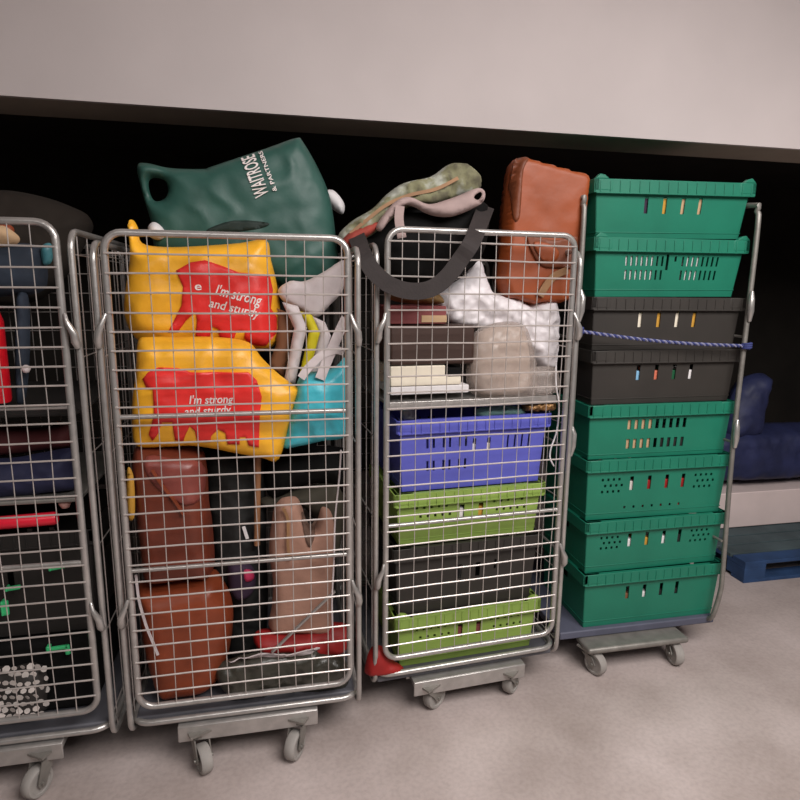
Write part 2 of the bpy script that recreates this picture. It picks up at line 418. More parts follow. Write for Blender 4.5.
def roll_cage(label, cx, yf, rz=0, W=.70, D=.76, z0=.26, z1=1.78, bars=(.75, 1.245), zside=1.755, fh=None, fv=None, seed=1, shelf=None, deck=.20, cas=(205, 150), cx_off=0):
    r0 = Matrix.Rotation(rz, 3, 'Z') @ Vector((0, D/2, 0))
    root = empty('roll_cage', (cx+r0.x, yf+r0.y, 0), rz)
    tag(root, label, 'roll cage', 'galvanised mesh roll cages in a row')
    y0, y1 = -D/2, D/2; hs = W/2+.034
    # deck, front rail, caster channels
    mb = MB(); mb.box(-hs+.012, hs-.012, y0+.03, y1-.02, deck-.028, deck); mb.build('base_deck', deck_m, root, bevel=.006)
    mb = MB(); rr = [(a, b, .188) for a, _, b in rrect(-hs+.004, hs-.004, y0+.012, y1-.01, .06)]
    mb.tube(rr, .011, 8, True); mb.build('base_rail', galv, root, smooth=True)
    for yy in (y0+.05, y1-.1):
        mb = MB(); w0, w1 = .235, .235
        mb.box(-w0+cx_off, w0+cx_off, yy-.055, yy+.055, deck-.052, deck-.029)
        mb.box(-w1+cx_off, w1+cx_off, yy-.058, yy-.050, deck-.088, deck-.03); mb.box(-w1+cx_off, w1+cx_off, yy+.050, yy+.058, deck-.088, deck-.03)
        mb.build('caster_channel', galv, root, bevel=.006)
    k = 0
    for yy in (y0+.015, y1-.1):
        for xx in (-.17, .17):
            caster(root, xx+cx_off, yy, deck-.052, R((cas[0], cas[1], 20, -35)[k])); k += 1
    # front gate
    mb = MB(); mb.tube(rrect(-W/2, W/2, z0, z1, .05, y0), .0108, 10, True)
    g = mb.build('front_gate', galv, root, smooth=True)
    mesh_wires(g, -W/2, W/2, z0, z1, 'x', y0-.006, seed=seed, fh=fh, fv=fv, rh=.003, rv=.0016)
    for b in bars:
        mb = MB(); mb.tube([(-W/2, y0+.002, b), (W/2, y0+.002, b)], .008, 8); mb.build('crossbar', galv, g, smooth=True)
    # sides
    for sx in (-1, 1):
        mb = MB(); x = sx*hs
        p = [(x, b, a) for b, _, a in rrect(y0+.012, y1, .15, zside, .055)]
        mb.tube(p, .0098, 8, True)
        sp = mb.build('side_panel', galv, root, smooth=True)
        mesh_wires(sp, y0+.012, y1, .15, zside, 'y', x, seed=seed+sx, rh=.0022, rv=.0019, pitch=.1, hp=.3)
        for zl in (1.5, .6):
            l = MB(); xi = sx*(hs-.014)
            l.tube([(x, y0-.002, zl-.045), (x-sx*.002, y0-.012, zl-.03), (x-sx*.004, y0-.016, zl-.005), (xi-sx*.006, y0-.018, zl+.03), (xi-sx*.012, y0-.008, zl+.05)], [.0098, .0125, .0115, .007, .006], 8)
            l.build('latch', galv, sp, smooth=True)
    mb = MB(); mb.tube(rrect(-W/2, W/2, .2, zside, .05, y1), .0098, 8, True)
    bk = mb.build('back_panel', galv, root, smooth=True)
    mesh_wires(bk, -W/2, W/2, .2, zside, 'x', y1, seed=seed+9, pitch=.075, rh=.0022)
    if shelf:
        mb = MB(); mb.box(-W/2+.012, W/2-.012, y0+.03, y1-.03, shelf-.012, shelf)
        mb.box(-W/2+.012, W/2-.012, y0+.026, y0+.034, shelf-.026, shelf+.004)
        mb.build('shelf', galv, root, bevel=.003)
    return root
def bx(y): return EYE.z-(1.57-y)          # helper for heights read off the gate plane
cageA = roll_cage('mesh roll cage of dark items at the left edge with a red bottle inside', at(63, 320, 0).x-.35, 0, 0, z0=.27, z1=1.805, bars=(.785, 1.278), zside=1.785, fv=-.35+.018, fh=.33, seed=4)
cageB = roll_cage('mesh roll cage filled with yellow shopping bags and brown leather bags', (at(106, 264, 0).x+at(348, 470, 0).x)/2, 0, 0, z0=.258, z1=1.782, bars=(.743, 1.241), fh=.316, fv=-.35+.0715-.01, seed=5)
yC = R(4.1)
cl = at(387, 300, .10); cr = at(573.7, 270, .15)
cageC = roll_cage('mesh roll cage holding a blue crate and two lime crates', (cl.x+cr.x)/2, .125, yC, W=cr.x-cl.x, z0=.262, z1=1.825, bars=(.79,), zside=1.775, fh=.322, seed=6, shelf=1.235, fv=-.35+.05, deck=.175, cas=(-62, -52), cx_off=0)

# ------------------------------------------------------------------ crates
def crate(label, cat_group, Lp, Rp, Y, zb, m, style, d=.42, rz=0, ry=0, taper=.03, W=None, cols=(), zt=None, arms=True):
    a, b = at(*Lp, Y), at(*Rp, Y); ztop = zt if zt else (a.z+b.z)/2; h = ztop-zb
    w = W or (b.x-a.x); cx = (a.x+b.x)/2
    r0 = Matrix.Rotation(rz, 3, 'Z') @ Vector((0, d/2, 0))
    root = empty('plastic_crate', (cx+r0.x, Y+r0.y, zb), rz, ry)
    tag(root, label, 'crate', cat_group)
    # body walls with real openings
    slots = []; hh = h-.05
    for x, z, sw, sh in style.get('slots', ()): slots.append((x-sw/2, x+sw/2, z*h-sh/2, z*h+sh/2))
    for x, z in style.get('dots', ()): slots.append((x-.005, x+.005, z*h-.006, z*h+.006))
    bw, bd = w/2-taper-.012, d/2-taper-.012; tw, td = w/2-.012, d/2-.012
    mb = MB()
    def wall(fn, half, holes):
        xs = sorted(set([-half, half]+[round(v, 5) for q in holes for v in q[:2]])); zs = sorted(set([0, h-.004]+[round(v, 5) for q in holes for v in q[2:]]))
        base = len(mb.v); nz = len(zs)
        for x in xs:
            for z in zs: mb.v.append(fn(x, z))
        for i in range(len(xs)-1):
            for j in range(nz-1):
                c0 = ((xs[i]+xs[i+1])/2, (zs[j]+zs[j+1])/2)
                if any(q[0] < c0[0] < q[1] and q[2] < c0[1] < q[3] for q in holes): continue
                k = base+i*nz+j; mb.f.append((k, k+nz, k+nz+1, k+1))
    def lerp(z, lo, hi): return lo+(hi-lo)*z/h
    wall(lambda x, z: (x*lerp(z, bw, tw)/tw, -lerp(z, bd, td), z), tw, slots)
    wall(lambda x, z: (x*lerp(z, bw, tw)/tw, lerp(z, bd, td), z), tw, slots)
    sl = [(-.05, .05, h*.62, h*.62+.03)]
    for sx in (-1, 1): wall(lambda y, z: (sx*lerp(z, bw, tw), y*lerp(z, bd, td)/td, z), td, sl)
    mb.add([(-bw, -bd, .002), (bw, -bd, .002), (bw, bd, .002), (-bw, bd, .002)], [(0, 1, 2, 3)])
    mb.build('body', m, root, solid=.004)
    # rim: flange, lip, ribs
    rm = MB(); rt_, rl = .05, .014
    for s in (-1, 1):
        rm.box(-w/2, w/2, s*(d/2)-.003, s*(d/2)+.003, h-rt_, h); rm.box(-w/2, w/2, min(s*d/2, s*(d/2-rl)), max(s*d/2, s*(d/2-rl)), h-.004, h)
        rm.box(s*(w/2)-.003, s*(w/2)+.003, -d/2, d/2, h-rt_, h); rm.box(min(s*w/2, s*(w/2-rl)), max(s*w/2, s*(w/2-rl)), -d/2, d/2, h-.004, h)
        n = 17
        for i in range(n):
            x = -w/2+w*(i+.5)/n
            rm.box(x-.002, x+.002, s*(d/2+.001)-.005, s*(d/2+.001)+.005, h-rt_-.004, h-.006)
        rm.box(-w/2+.004, w/2-.004, s*(d/2)-.005, s*(d/2)+.005, h-rt_-.003, h-rt_+.003)
    rm.build('rim', m, root, bevel=.0012)
    # raised stacking corners
    for sx in (-1, 1):
        for sy in (-1, 1):
            c = MB(); x1, y1 = sx*(w/2+.001), sy*(d/2+.004)
            c.box(min(x1, x1-sx*.075), max(x1, x1-sx*.075), min(y1, y1-sy*.018), max(y1, y1-sy*.018), h-.042, h+.0)
            c.box(min(x1, x1-sx*.018), max(x1, x1-sx*.018), min(y1, y1-sy*.075), max(y1, y1-sy*.075), h-.042, h+.0)
            if style.get('bumps'):
                c.add([(x1, y1, h), (x1-sx*.06, y1, h), (x1, y1-sy*.02, h), (x1-sx*.06, y1-sy*.02, h), (x1-sx*.02, y1, h+.018), (x1-sx*.04, y1, h+.014), (x1-sx*.02, y1-sy*.02, h+.018), (x1-sx*.04, y1-sy*.02, h+.014)],
                      [(0, 1, 5, 4), (2, 6, 7, 3), (0, 4, 6, 2), (1, 3, 7, 5), (4, 5, 7, 6), (0, 2, 3, 1)])
            c.build('stacking_corner', m, root, bevel=.003)
    # horizontal ribs and feet on the outside
    rb = MB()
    for zz in style.get('ribs', (.12, .3))[:1]:
        z = zz*h; x = lerp(z, bw, tw); y = lerp(z, bd, td)
        for s in (-1, 1): rb.box(-x-.004, x+.004, s*y-.004, s*y+.004, z-.002, z+.002); rb.box(s*x-.004, s*x+.004, -y-.004, y+.004, z-.0021, z+.0021)
    rb.build('ribs', m, root, bevel=.001)
    return root, h, w, d, taper
four = [(-.125, .58, .017, .062), (-.04, .58, .017, .062), (.045, .58, .017, .062), (.125, .58, .017, .062)]
dots = [(sx*(.185+.026*i)+(.013 if j % 2 else 0), .66-.1*j) for sx in (-1, 1) for i in range(4) for j in range(3)]
long_r = [(-.2+.0235*i, z, .009, .038) for z in (.62, .38) for i in range(8)]+[(.06+.0235*i, z, .009, .038) for z in (.62, .38) for i in range(8)]
grid_r = [(-.15+.033*i, z, .016, .042) for z in (.62, .26) for i in range(9)]
ST = {1: dict(slots=four, bumps=True, ribs=(.1, .28)), 2: dict(slots=long_r+[(-.012, .6, .012, .06), (.075-.05, .66, .01, .02)], bumps=True, ribs=(.12,)),
      3: dict(slots=four, bumps=False, ribs=(.1, .3)), 4: dict(slots=four, bumps=False, ribs=(.1, .3)), 5: dict(slots=grid_r, bumps=False, ribs=(.08,)),
      6: dict(slots=four, dots=dots+[(-.15+.045*i, .18) for i in range(7)], ribs=(.1,)), 7: dict(slots=four, dots=dots, ribs=(.12,)), 8: dict(slots=four, ribs=(.1, .28))}
YS = .28
tops = [((597, 184), (757, 181)), ((596, 241), (750, 238)), ((594, 298), (745, 297)), ((592, 351), (742, 349)), ((588, 406), (738, 401)), ((586, 461), (734, 454)), ((586, 522), (728, 513)), ((584, 576), (725, 562))]
deckT = .168
zts = [(at(*l, YS).z+at(*r_, YS).z)/2 for l, r_ in tops]
names = ['topmost green crate of the tall stack on the open-sided trolley', 'second green crate from the top with two rows of narrow slots', 'upper of the two black crates in the tall crate stack',
         'lower of the two black crates, under the rope in the tall stack', 'green crate with square slots just under the two black crates', 'green crate with red items showing in its slots, third from stack bottom',
         'shallow green crate second from the bottom of the tall stack', 'bottom green crate standing on the trolley platform']
stack = []
for i in range(8):
    zb = zts[i+1]+.0005 if i < 7 else deckT+.001
    stack.append(crate(names[i], 'crates in the tall stack', tops[i][0], tops[i][1], YS, zb, black_c if i in (2, 3) else teal_g, ST[i+1], d=.44, rz=R((1.2, .6, -.5, .4, 0, -.4, .5, 0)[i]), W=(.715, .695, .69, .69, .69, .69, .69, .69)[i], ry=(R(-1.2) if i == 0 else R(-.4) if i == 1 else 0), taper=.012 if i > 1 else .022, zt=zts[i]))
    stack[-1][0].location.z += (.0055, .0025, 0, 0, 0, 0, 0, 0)[i]
# things showing through the slots
where = ['topmost green', 'second green', 'upper black', 'lower black', 'square-slotted green', 'red-filled green', 'shallow green', 'bottom green']
ordn = ['first', 'second', 'third', 'fourth']
cols = {0: [(purple, 'plum'), (ochre, 'ochre'), (tan_c, 'tan'), (tan_c, 'pale tan')], 2: [(cream, 'cream'), (ochre, 'ochre'), (cream, 'pale cream'), (ochre, 'ochre yellow')],
        3: [(skyb, 'sky blue'), (salmon, 'salmon'), (grassg, 'dark green'), (paper, 'white')], 5: [(silver, 'silvery'), (redcl, 'red'), (redcl, 'deep red'), (redcl, 'bright red')],
        6: [(paper, 'white'), (ochre, 'yellowish'), (paper, 'pale white'), (charcoal, 'dark')], 7: [(brownc, 'brown'), (paper, 'white'), (charcoal, 'charcoal'), (charcoal, 'dark grey')]}
def packet(entry, x, w, d_, hgt, m, label):
    root, h, cw, cd, tp = entry; th = math.atan(tp/h)
    rz = root.rotation_euler.z; p = Vector(root.location)+Matrix.Rotation(root.rotation_euler.y, 3, 'Y') @ (Matrix.Rotation(rz, 3, 'Z') @ Vector((x, -cd/2+tp+.012+.005, .006)))
    mb = MB(); mb.box(-w/2, w/2, 0, d_, 0, hgt)
    o = mb.build('packet', m, bevel=.003, loc=p); o.rotation_euler = (th, root.rotation_euler.y, rz)
    tag(o, label, 'packet', 'packets inside the stacked crates'); return o
for i, cs in cols.items():
    root, h, w, d, tp = stack[i]
    for k, (m, cn) in enumerate(cs):
        x = four[k][0]+.004
        f = {5: .58, 6: .56, 3: .58, 7: .52}.get(i, .68)
        packet(stack[i], x, .034, .1, h*f, m, f'{cn} packet behind the {ordn[k]} slot of the {where[i]} crate')
h = stack[1][1]
packet(stack[1], -.13, .15, .1, h*.72, paper, 'white paper bundle behind the left slots of the second green crate')
packet(stack[1], .11, .07, .1, h*.7, paper, 'small white bundle behind the right slots of the second green crate')
h = stack[4][1]
packet(stack[4], -.1, .13, .1, h*.74, tan_c, 'tan carton behind the left slots of the square-slotted green crate')
packet(stack[4], .1, .18, .1, h*.5, charcoal, 'dark carton behind the right slots of the square-slotted green crate')
# crates inside the third cage
Ystk = .165
topsC = [((398, 421), (552, 413)), ((391, 494), (550, 483)), ((391, 552), (545, 532)), ((391, 618), (546, 600))]
ztC = [(at(*l, Ystk).z+at(*r_, Ystk).z)/2 for l, r_ in topsC]
two = [(-.035, .55, .02, .06), (.045, .55, .02, .06)]
blue_s = [(x, z, .009, .04) for z in (.66, .34) for x in (-.19, -.165, -.125, -.1, -.06, -.035)]+[(-.0, .6, .014, .05), (.06, .6, .014, .05)]+[(x, .62, .007, .05) for x in (.14, .17, .2, .23)]
dl = [(sx*(.1+.03*i)+(.015 if j % 2 else 0), .7-.17*j) for sx in (-1, 1) for i in range(5) for j in range(2)]
stC = [dict(slots=blue_s, ribs=(.1,)), dict(slots=two, dots=dl, ribs=(.12,)), dict(slots=two+[(.12, .6, .01, .04)], ribs=(.15,)), dict(slots=two, dots=dl, bumps=True, ribs=(.12,))]
lbC = ['blue plastic crate on top of the lime crate inside the mesh cage', 'lime green crate directly under the blue crate', 'black crate between the two lime green crates', 'lower lime green crate on the base of the mesh cage']
mC = [blue_c, lime_c, black_c, lime_c]; inner = []
for i in range(4):
    zb = ztC[i+1]+.0005 if i < 3 else .176
    inner.append(crate(lbC[i], 'crates inside the mesh cage', topsC[i][0], topsC[i][1], Ystk, zb, mC[i], stC[i], d=.40, rz=yC, W=.612, taper=.016, zt=ztC[i]))
for i, k, m, lb in ((0, -.0, paper, 'white packet behind the middle slot of the blue crate'), (0, .06, cream, 'cream packet behind the middle slots of the blue crate, right one'), (1, -.045, paper, 'white packet behind the first slot of the upper lime crate'),
                    (1, .045, ochre, 'orange-brown packet behind the second slot of the upper lime crate'), (2, .0, paper, 'white scrap behind a slot of the black crate between the lime crates'), (3, -.045, maroon, 'pinkish packet behind the first slot of the lower lime crate'), (3, .045, maroon, 'pinkish packet behind the second slot of the lower lime crate')):
    packet(inner[i], k+.004, .034, .1, inner[i][1]*.58, m, lb)

# ------------------------------------------------------------------ trolley under the tall stack
xl, xr = at(582, 300, .24).x, at(745, 345, .24).x
xm = 1.50; tw = .74
def trolley():
    cxx = (at(577.5, 330, .24).x+at(747, 330, .24).x)/2
    root = empty('open_sided_trolley', (cxx, .22+.38, 0), 0)
    tag(root, 'open-sided trolley on castors under the tall stack of green crates', 'trolley')
    hs = (at(747, 330, .24).x-at(577.5, 330, .24).x)/2; y0, y1 = -.37, .40
    mb = MB(); mb.box(-hs+.03, hs+.035, y0+.048, y1, deckT-.034, deckT); mb.build('platform', mat('slate_plastic', (84, 86, 102), .6, 0, .12, 10), root, bevel=.006)
    for yy in (y0+.03, y1-.12):
        mb = MB(); mb.box(-.26, .225, yy-.07, yy+.05, deckT-.062, deckT-.035); mb.build('caster_channel', galv_dull, root, bevel=.012)
    for yy in (y0+.02, y1-.12):
        for xx in (-.2, .2): caster(root, xx-.02, yy, deckT-.058, R(200 if xx < 0 else 175))
    ztp = at(757, 203, .24).z
    for sx in (-1, 1):
        x = sx*hs; mb = MB()
        lean = .02*sx
        ib = -.004 if sx > 0 else .004
        path = [(x-sx*ib, y0+.06, .155), (x-sx*ib, y0+.026, .18), (x-sx*ib*.8+sx*.02, y0+.018, .3), (x+sx*.022, y0+.016, .42), (x, y0+.016, 1.0), (x, y0+.016, 1.5), (x, y0+.016, ztp-.09), (x, y0+.03, ztp-.03), (x, y0+.08, ztp)]
        path += [(x, y1-.08, ztp), (x, y1-.03, ztp-.03), (x, y1, ztp-.09), (x, y1, .42), (x-sx*.025, y1, .3), (x-sx*.03, y1, .17)]
        mb.tube(smooth_poly(path, 3, False), .0105, 8)
        f = mb.build('side_frame', galv_dull, root, smooth=True)
        for zz in (.55, 1.0, 1.45):
            c = MB(); c.tube([(x, y0+.016, zz), (x, y1, zz)], .006, 6); c.build('side_rail', galv_dull, f, smooth=True)
        for zz in (1.585, 1.05):
            l = MB(); l.tube([(x, y0+.004, zz-.07), (x-sx*.004, y0-.002, zz-.03), (x-sx*.006, y0-.002, zz+.02), (x, y0+.006, zz+.05)], [.008, .013, .012, .007], 8); l.build('latch', galv, f, smooth=True)
    return root, cxx, hs
tr, tcx, ths = trolley()
# rope between the frames
A = at(580, 331, .232); B = at(749, 346, .232); B.x = tcx+ths
A = Vector((tcx-ths, .232, A.z+.0)); B = Vector((B.x, .232, B.z))
ro = empty('rope', (A+B)/2); tag(ro, 'blue and white twisted rope tied across the tall crate stack', 'rope')
for ph, m, nm in ((0, rope_b, 'blue_strand'), (math.pi, rope_w, 'white_strand')):
    mb = MB(); n = 190; pts = []
    for i in range(n+1):
        t = i/n; p = A.lerp(B, t)+Vector((0, 0, -.012*math.sin(math.pi*t)))
        a = t*2*math.pi*26+ph; pts.append(p+Vector((0, math.cos(a)*.0036, math.sin(a)*.0036))-(A+B)/2)
    mb.tube(pts, .0042, 6); mb.build(nm, m, ro, smooth=True)
for c, s in ((A, 1), (B, -1)):
    mb = MB(); pts = []
    for i in range(28):
        a = i/27*6*math.pi; pts.append(c-(A+B)/2+Vector((math.cos(a)*.0165, math.sin(a)*.0165, -.012+.024*i/27)))
    mb.tube(pts, .005, 6); mb.build('knot', rope_b, ro, smooth=True)

# ------------------------------------------------------------------ first cage (left edge)
P = pillow
s = P('slate_bundle', [(-60, 250), (10, 243), (40, 247), (47, 262), (44, 290), (10, 296), (-60, 296)], .16, .12, blue_gr, seed=1); tag(s.o, 'slate blue cloth bundle near the top of the left cage', 'cloth')
s = P('tan_cloth', [(-40, 238), (-5, 226), (8, 228), (20, 239), (8, 247), (-40, 250)], .12, .05, tan_c, seed=2); tag(s.o, 'small tan cloth poking out above the slate blue bundle', 'cloth')
s = P('rust_cloth', [(-60, 214), (0, 222), (14, 229), (4, 236), (-60, 240)], .2, .05, leather2, seed=2); tag(s.o, 'rust brown cloth under the top bar of the left cage', 'cloth')
s = P('teal_cap', [(41, 247), (50, 243), (53, 252), (51, 263), (43, 264)], .13, .04, mat('teal_plastic', (70, 130, 140), .4), seed=2); tag(s.o, 'small teal cap beside the slate blue bundle', 'cap')
# red bottle
bt = at(-2, 402, .062); tp = at(-2, 308, .062); hb = tp.z-bt.z
bo = empty('bottle', bt); tag(bo, 'red bottle with a pale cap standing in the left cage', 'bottle')
mb = MB(); mb.lathe([(0, 0), (.034, 0), (.037, .01), (.037, hb*.86), (.03, hb*.95), (.018, hb), (0, hb)], 'z'); mb.build('body', crimson, bo, smooth=True)
mb = MB(); mb.lathe([(0, hb), (.02, hb), (.022, hb+.02), (.02, hb+.05), (.012, hb+.06), (0, hb+.06)], 'z'); mb.build('cap', offw, bo, smooth=True)
s = P('slate_bag', [(16, 300), (28, 296), (30, 345), (26, 396), (16, 398)], .14, .06, blue_gr, seed=3); tag(s.o, 'narrow slate coloured bag beside the red bottle', 'bag')
cA = cageA.location.x
shelfz = at(20, 410, .1).z
slab('shelf_board', cA, .39, shelfz-.014, .69, .68, .012, mat('dark_board', (34, 31, 29), .8)); o = bpy.context.scene.objects['shelf_board']; tag(o, 'dark shelf board across the middle of the left cage', 'shelf')
def mug(px, py, Y, r, m, name, label, cat):
    c = at(px, py, Y); mb = MB(); mb.lathe([(0, -r), (r*.6, -r*.8), (r, 0), (r*.8, r*.6), (r*.3, r*.95), (0, r)], 'z', seg=16)
    o = mb.build(name, m, smooth=True, loc=c); return tag(o, label, cat)
mug(26, 369, .1, .013, offw, 'bead', 'small pale bead hanging beside the red bottle', 'bead')
s = P('navy_bundle', [(-60, 462), (10, 458), (45, 452), (74, 449), (78, 470), (78, 488), (40, 494), (-60, 500)], .15, .14, navy, seed=5); tag(s.o, 'navy cloth bundle lying on the grey tray in the left cage', 'cloth')
s = P('dark_red_cloth', [(-40, 425), (30, 428), (70, 424), (74, 445), (44, 451), (-40, 457)], .2, .14, mat('dark_red_cloth', (66, 14, 16), .8), seed=5); tag(s.o, 'dark red cloth lying on the navy bundle', 'cloth')
a = at(-40, 500, .1); b = at(80, 486, .1)
slab('grey_tray', cA, .36, at(20, 496, .1).z-.02, .66, .58, .014, galv_dull, bevel=.004); tag(S.objects['grey_tray'], 'thin grey tray under the navy bundle in the left cage', 'tray')
# red tube
a = at(-50, 527, .1); b = at(57, 518, .1); r_ = .021
tu = MB(); tu.tube([a, a.lerp(b, .5), b.lerp(a, .02), b], [r_, r_, r_, r_*.86], 16); o = tu.build('tube', hotred, smooth=True, origin=(a+b)/2); tag(o, 'shiny red tube lying across the left cage', 'tube')
mug(65, 503, .1, .019, mat('pale_pink', (196, 150, 140), .5), 'ball', 'pale pink ball at the end of the red tube', 'ball')
# black crate of the left cage
crA, hA, *_ = crate('black crate under the red tube in the left cage', None, (-110, 542), (80, 530), .12, at(20, 640, .12).z, mat('jet_crate', (32, 29, 27), .6, 0, .12, 8), dict(slots=two), d=.42, W=.62, taper=.02)
slab('black_case', cA+.0, .36, .203, .62, .5, at(20, 642, .12).z-.206, blackf, bevel=.02); tag(S.objects['black_case'], 'black case on the base of the left cage under the black crate', 'case')
for px, py, w_, h_, tl, lb in ((57, 567, .05, .016, .15, 'green clip on the black crate, nearest the gate post'), (13, 588, .045, .014, .1, 'small flat green clip below the other clips on the left'), (5, 608, .022, .05, 0, 'upright green clip at the left edge of the photograph')):
    c = at(px, py, .098); mb = MB(); mb.box(-w_/2, w_/2, -.006, .006, -h_/2, h_/2); mb.box(-w_/2, -w_/2+.008, -.009, .02, -h_/2, h_/2)
    o = mb.build('clip', clip_g, bevel=.004, loc=c); o.rotation_euler.y = -tl; tag(o, lb, 'clip', 'green clips in the left cage')
c = at(48, 649, .09); mb = MB(); mb.box(0, .065, -.006, .006, -.008, .006); mb.box(.05, .066, -.006, .006, -.03, .006); mb.box(-.006, .006, -.006, .02, -.014, .01)
o = mb.build('clip', clip_g, bevel=.005, loc=c); o.rotation_euler.y = -.05; tag(o, 'hook shaped green clip above the silver sequin pouch', 'clip', 'green clips in the left cage')
s = P('sequin_pouch', [(-30, 672), (8, 668), (32, 664), (46, 672), (47, 698), (40, 712), (-30, 716)], .09, .07, mat('dark_cloth', (48, 44, 42), .6), seed=7); tag(s.o, 'pouch covered in silver sequins at the bottom of the left cage', 'pouch')
mb = MB(); rnd = random.Random(4)
for j in range(8):
    for i in range(8):
        px, py = -8+i*7.5+(3.7 if j % 2 else 0), 668+j*6.5
        if px > 45: continue
        q = at(px, py, .06)
        y = s.front(q.x, q.z) if True else .05
        rr = rnd.uniform(.0075, .0115); c = Vector((q.x, min(y, .088)-.003, q.z))-s.loc; tx, tz = rnd.uniform(-.004, .004), rnd.uniform(-.004, .004)
        n = 7; vs = [c+Vector((math.cos(2*math.pi*k/n)*rr, tx*math.cos(2*math.pi*k/n)+tz*math.sin(2*math.pi*k/n), math.sin(2*math.pi*k/n)*rr)) for k in range(n)]
        vs2 = [v+Vector((0, .0015, 0)) for v in vs]
        mb.add(vs+vs2, [tuple(range(n)), tuple(range(n, 2*n))[::-1]]+[(k, (k+1) % n, n+(k+1) % n, n+k) for k in range(n)])
sq = mb.build('sequins', silver, s.o); sq['kind'] = 'stuff'
# dim lump behind the left cage
s = P('brown_sack', [(-80, 235), (-60, 195), (0, 190), (40, 196), (70, 206), (90, 218), (88, 240), (40, 300), (-60, 300)], .62, .2, mat('umber_sack', (40, 32, 25), .9), seed=8); tag(s.o, 'dim brown sack lying at the back on top of the left cage', 'sack')

# ------------------------------------------------------------------ second cage: bags
s = P('dark_bundle', [(165, 300), (200, 285), (290, 300), (318, 320), (318, 440), (290, 475), (200, 470), (165, 450)], .5, .3, blackf, seed=9, step=.02); tag(s.o, 'large black bundle at the back behind the yellow bags', 'bag')
gb = P('shopping_bag', [(137, 167), (146, 163), (170, 168), (203, 169), (210, 167), (240, 157), (270, 147), (296, 138), (303, 142), (318, 168), (330, 198), (336, 240), (337, 278), (300, 290), (262, 280), (200, 262), (158, 252), (151, 222), (143, 195)],
       .36, .13, waitg, seed=11, wr=.007, ws=9, holes=[[(149, 181), (157, 178), (166, 182), (168, 192), (164, 199), (155, 201), (150, 193)]], edge=.12)
tag(gb.o, 'dark green shopping bag with white lettering on top of the yellow bags', 'bag')
text_on(gb, 'lettering', 'WAITROSE', (269, 196), (254, 154), 14, whitep)
text_on(gb, 'small_lettering', '& PARTNERS', (277, 193), (262, 151), 4, whitep)
decal(gb, 'fold_shade', [(210, 230), (235, 222), (268, 224), (262, 229), (235, 233), (212, 234)], mat('fold_shade_green', (20, 38, 32), .7))  # shade of a fold in the bag, painted on as a dark patch
ub = P('shopping_bag', [(128, 224), (133, 220), (138, 228), (142, 243), (165, 247), (200, 246), (240, 243), (266, 240), (271, 260), (277, 285), (281, 318), (279, 336), (268, 350), (240, 352), (200, 350), (150, 346), (131, 332), (124, 310), (126, 285), (130, 255)],
       .24, .17, yellow, seed=12, wr=.010, ws=11, edge=.1)
tag(ub.o, 'upper yellow shopping bag with red print, under the dark green bag', 'bag', 'yellow shopping bags')
E1 = [(179, 271), (193, 263), (207, 261), (225, 267), (240, 273), (270, 276), (273, 290), (271, 308), (277, 317), (277, 332), (266, 345), (258, 345), (249, 342), (245, 337), (246, 330), (238, 329), (235, 338), (221, 338), (220, 328), (214, 325), (211, 337), (197, 337), (199, 320), (198, 311), (188, 320), (180, 331), (171, 331), (178, 317), (184, 305), (186, 287), (181, 276)]
el = decal(ub, 'red_print', E1, redp, sharp=True)
text_on(ub, 'lettering', "I'm strong", (216, 294), (261, 305), 10, whitep, shear=.15)
text_on(ub, 'lettering', "and sturdy", (210, 306), (260, 317), 8.5, whitep, shear=.15)
mb = MB(); q = at(199, 287, .2)
text_on(ub, 'eye_mark', "e", (197, 290), (204, 290), 8, whitep)
lb = P('shopping_bag', [(138, 341), (150, 337), (178, 337), (215, 337), (248, 342), (262, 358), (280, 375), (299, 389), (298, 394), (290, 420), (279, 459), (262, 458), (235, 453), (196, 446), (165, 447), (140, 447), (133, 438), (132, 405), (136, 370)],
       .105, .11, yellow, seed=13, wr=.007, ws=10, edge=.09)
tag(lb.o, 'lower yellow shopping bag with red print, pressed against the gate mesh', 'bag', 'yellow shopping bags')
E2 = [(144, 378), (150, 371), (160, 366), (179, 367), (192, 371), (249, 371), (257, 379), (262, 395), (260, 414), (259, 446), (249, 444), (246, 435), (240, 435), (240, 443), (228, 443), (226, 431), (219, 427), (212, 434), (211, 441), (198, 440), (196, 429), (191, 424), (186, 434), (184, 440), (176, 439), (174, 420), (164, 420), (159, 433), (153, 440), (150, 433), (156, 414), (155, 388), (148, 386)]
decal(lb, 'red_print', E2, redp, sharp=True)
text_on(lb, 'lettering', "I'm strong", (190, 402), (234, 401), 8, whitep, shear=.15)
text_on(lb, 'lettering', "and sturdy", (186, 413), (232, 411), 7.5, whitep, shear=.15)
# small pale scraps and folders
s = P('white_scrap', [(322, 193), (333, 190), (344, 203), (343, 214), (335, 211), (327, 203)], .46, .05, paper, seed=44, wr=.008); tag(s.o, 'crumpled white scrap at the right edge of the dark green bag', 'scrap')
s = P('white_scrap', [(148, 227), (153, 222), (160, 225), (166, 234), (160, 240), (150, 237)], .3, .04, paper, seed=45, wr=.006); tag(s.o, 'small white scrap under the left end of the dark green bag', 'scrap')
s = P('pale_cloth', [(278, 290), (290, 281), (305, 281), (325, 271), (344, 260), (348, 275), (342, 292), (330, 305), (316, 318), (300, 310), (284, 302)], .21, .05, offw, seed=14, wr=.004, edge=.02); tag(s.o, 'pale cloth folded over the folders in the upper right of the second cage', 'cloth')
def folder(px, Y, t, m, lbl, nm='folder'):
    s = P(nm, px, Y, t, m, sharp=True, wr=.001, edge=.006); tag(s.o, lbl, 'folder', 'folders beside the yellow bags'); return s
folder([(277, 308), (286, 312), (293, 326), (290, 345), (284, 378), (268, 366), (276, 345)], .2, .03, brownc, 'brown folder next to the yellow bags')
